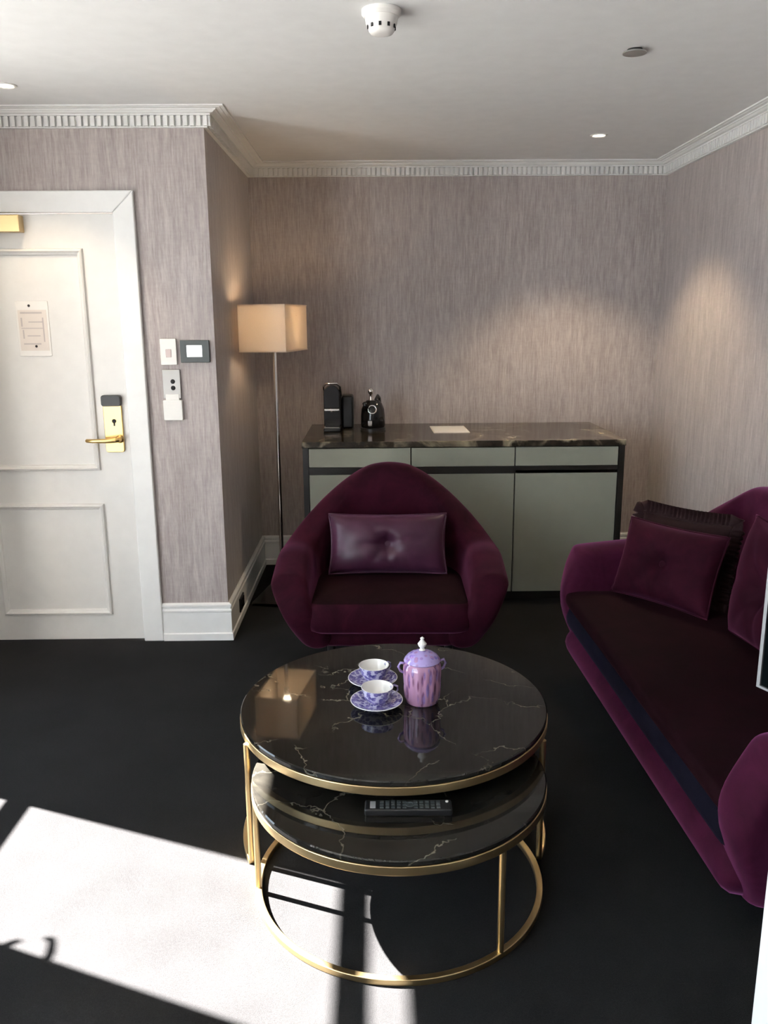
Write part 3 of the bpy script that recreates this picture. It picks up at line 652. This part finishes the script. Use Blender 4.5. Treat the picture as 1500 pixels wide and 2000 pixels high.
def table(name, label, cxp, cyp, r, h, legs, a0, a1, rr):
    t = thing(name, label, 'coffee table', (cxp, cyp, 0), 0, 'nesting coffee tables')
    top = lathe('marble_top', [(0, h - .016), (r - .008, h - .016), (r - .003, h - .013), (r - .003, h - .003), (r - .006, h), (0, h)], 'marble', t, 128); top['label'] = 'polished black marble with white veins'
    flat_ring('top_rim', r - .022, r - .001, h - .040, h - .0155, 'brass_sat', t)
    if a0 is None: flat_ring('base_ring', rr - .009, rr + .009, 0, .018, 'brass_sat', t)
    else: flat_ring('base_ring', rr - .009, rr + .009, 0, .018, 'brass_sat', t, a0, a1)
    for a in legs:
        a = math.radians(a); lathe('leg', [(.009, .016), (.009, h - .038)], 'brass_sat', t, 16, loc=(rr * math.cos(a), rr * math.sin(a), 0))
    return t
UX, UY, UR, UH = .050, 2.390, .470, .430
LX, LY, LR, LH = .058, 2.130, .412, .345
table('tall_nesting_table', 'taller round black marble coffee table holding the tea set', UX, UY, UR, UH, (204, 336, 90), math.radians(-24), math.radians(204), .468)
table('low_nesting_table', 'lower round black marble table with the remote, tucked beneath', LX, LY, LR, LH, (188, 308, 68), None, None, .402)

# ------------------------------------------------------------------ tea set
def saucer(x, y, label):
    s = thing('saucer', label, 'saucer', (x, y, UH), random.random() * 6, 'lavender saucers')
    lathe('dish', [(0, .004), (.030, .004), (.032, 0), (.036, 0), (.038, .005), (.062, .012), (.077, .021), (.0795, .0235), (.077, .0245), (.060, .0165), (.036, .0095), (0, .0085)], ['porc', 'porcw'], s, 56, midx=[0] * 11)
    tube('rim_line', ring_pts(0, 0, .0785, .0238, n=56), .0014, 'porcw', s, True, 6)
    return s
def cup(x, y, rz, label):
    c = thing('teacup', label, 'teacup', (x, y, UH + .0085), rz, 'lavender teacups')
    lathe('cup_body', [(0, .004), (.020, .004), (.022, 0), (.025, 0), (.025, .006), (.034, .014), (.043, .030), (.0475, .050), (.049, .056), (.0475, .0565), (.0455, .050), (.041, .031), (.032, .016), (.020, .010), (0, .009)], ['porc', 'porcw'], c, 48, midx=[0] * 8 + [1] * 6)
    tube('cup_handle', [(.043, 0, .046), (.056, 0, .052), (.066, 0, .046), (.067, 0, .034), (.058, 0, .022), (.039, 0, .019)], [.004, .0035, .003, .003, .0035, .004], 'porc', c, seg=10)
    return c
saucer(-.002, 2.350, 'lavender porcelain saucer under the teacup nearest the remote'); cup(.000, 2.352, math.radians(20), 'lavender teacup with white inside, on the nearer saucer')
saucer(-.014, 2.512, 'lavender porcelain saucer partly hidden behind the nearer teacup'); cup(-.010, 2.516, math.radians(35), 'lavender teacup with white inside, on the farther saucer')
jr = thing('tea_jar', 'pink and lilac porcelain lidded tea jar beside the teacups', 'tea jar', (.138, 2.385, UH), math.radians(10))
def fluted(name, prof, mat, parent, flutes, amp, seg=96):
    V, F = [], []
    for r, z, k in prof:
        for i in range(seg):
            a = 2 * PI * i / seg; q = r * (1 + amp * k * abs(math.cos(flutes * a / 2))); V.append((q * math.cos(a), q * math.sin(a), z))
    for j in range(len(prof) - 1):
        for i in range(seg):
            i2 = (i + 1) % seg; F.append((j * seg + i, j * seg + i2, (j + 1) * seg + i2, (j + 1) * seg + i))
    F.append(tuple(range(seg))[::-1]); F.append(tuple((len(prof) - 1) * seg + i for i in range(seg)))
    return mesh(name, V, F, mat, parent, smooth=True)
fluted('jar_body', [(.046, 0, 0), (.050, .004, 0), (.050, .010, .3), (.054, .020, 1), (.056, .05, 1), (.057, .09, 1), (.058, .112, .6), (.056, .126, .2), (.050, .134, 0), (.046, .136, 0)], 'jar', jr, 16, .035)
lathe('jar_lid', [(0, .132), (.052, .132), (.0565, .136), (.053, .143), (.044, .153), (.030, .161), (.014, .166), (0, .167)], 'jarlid', jr, 48)
lathe('lid_finial', [(.010, .168), (.006, .174), (.012, .182), (.014, .188), (.008, .196), (.005, .200), (.0065, .206), (0, .211)], 'porcw', jr, 24)
for s in (-1, 1): tube('ear_handle', [(s * .052, 0, .128), (s * .068, 0, .132), (s * .074, 0, .120), (s * .068, 0, .106), (s * .055, 0, .098)], .0042, 'jarlid', jr, seg=10)

# remote control
rm = thing('remote_control', 'black television remote lying on the lower marble table', 'remote control', (.077, 1.925, LH), math.radians(-1.0))
box('remote_body', -.112, .112, -.024, .024, 0, .019, 'black', rm, .005, 3)
lb = box('maker_strip', -.098, -.084, -.016, .014, .019, .0197, 'silver', rm); lb['label'] = 'silver strip'
b0 = None
for i in range(11):
    for j in range(3):
        x = -.068 + i * .0145; y = -.013 + j * .0125
        if i == 5: continue
        if b0 is None: b0 = box('remote_button', -.0048, .0048, -.0038, .0038, 0, .0018, 'dgrey', rm); b0.location = (x, y, .019)
        else: share('remote_button', b0, rm, (x, y, .019))
lathe('navigation_ring', [(.012, .019), (.012, .0212), (.007, .0212), (.006, .0202), (0, .0202)], 'dgrey', rm, 24, loc=(.0045, 0, 0))
lathe('power_button', [(.004, .019), (.004, .021), (0, .021)], 'whitep', rm, 14, loc=(.100, .012, 0))

# ------------------------------------------------------------------ dresser and television at the right edge
ds = thing('dresser', 'white dresser at the right edge below the television', 'dresser', (.660, 1.240, 0))
box('dresser_body', 0.018, .46, -1.40, -.002, .06, .800, 'white', ds, .004)
box('dresser_top', -.005, .47, -1.41, .003, .800, .825, 'white', ds, .004)
box('plinth', .03, .45, -1.38, -.03, 0, .06, 'white', ds)
box('end_stile', 0, .018, -.09, 0, .0, .800, 'white', ds, .002)
for k in range(2):
    for q in range(3):
        d = box('drawer', .000, .018, -.10 - .64 * (k + 1), -.10 - .64 * k - .006, .068 + .244 * q, .068 + .244 * q + .238, 'white', ds, .003)
        lathe('knob', [(.006, 0), (.006, .012), (.014, .020), (.012, .026), (0, .028)], 'chrome', d, 20, loc=(0, -.10 - .64 * k - .32, .068 + .244 * q + .12), rot=(0, -PI / 2, 0))
tv = thing('television', 'black flat television with silver edge at the right border', 'television', (.822, .810, .825), math.radians(25))
tl = math.radians(0)
pz0, pz1 = .182, .760
box('screen_panel', -.012, .020, -.50, .470, pz0, pz1, 'black', tv, .003)
box('screen', -.0145, -.012, -.499, .469, pz0 + .001, pz1 - .001, 'tvglass', tv)
boxes('bezel', [(-.0165, .020, .470, .476, pz0 - .004, pz1 + .004), (-.0165, .020, -.506, -.50, pz0 - .004, pz1 + .004), (-.0165, .020, -.50, .47, pz0 - .004, pz0), (-.0165, .020, -.50, .47, pz1, pz1 + .004)], 'bezel', tv)
box('stand_neck', 0, .025, -.06, .03, .012, pz0 + .05, 'black', tv, .004); box('stand_foot', -.07, .12, -.20, .17, 0, .012, 'black', tv, .004)
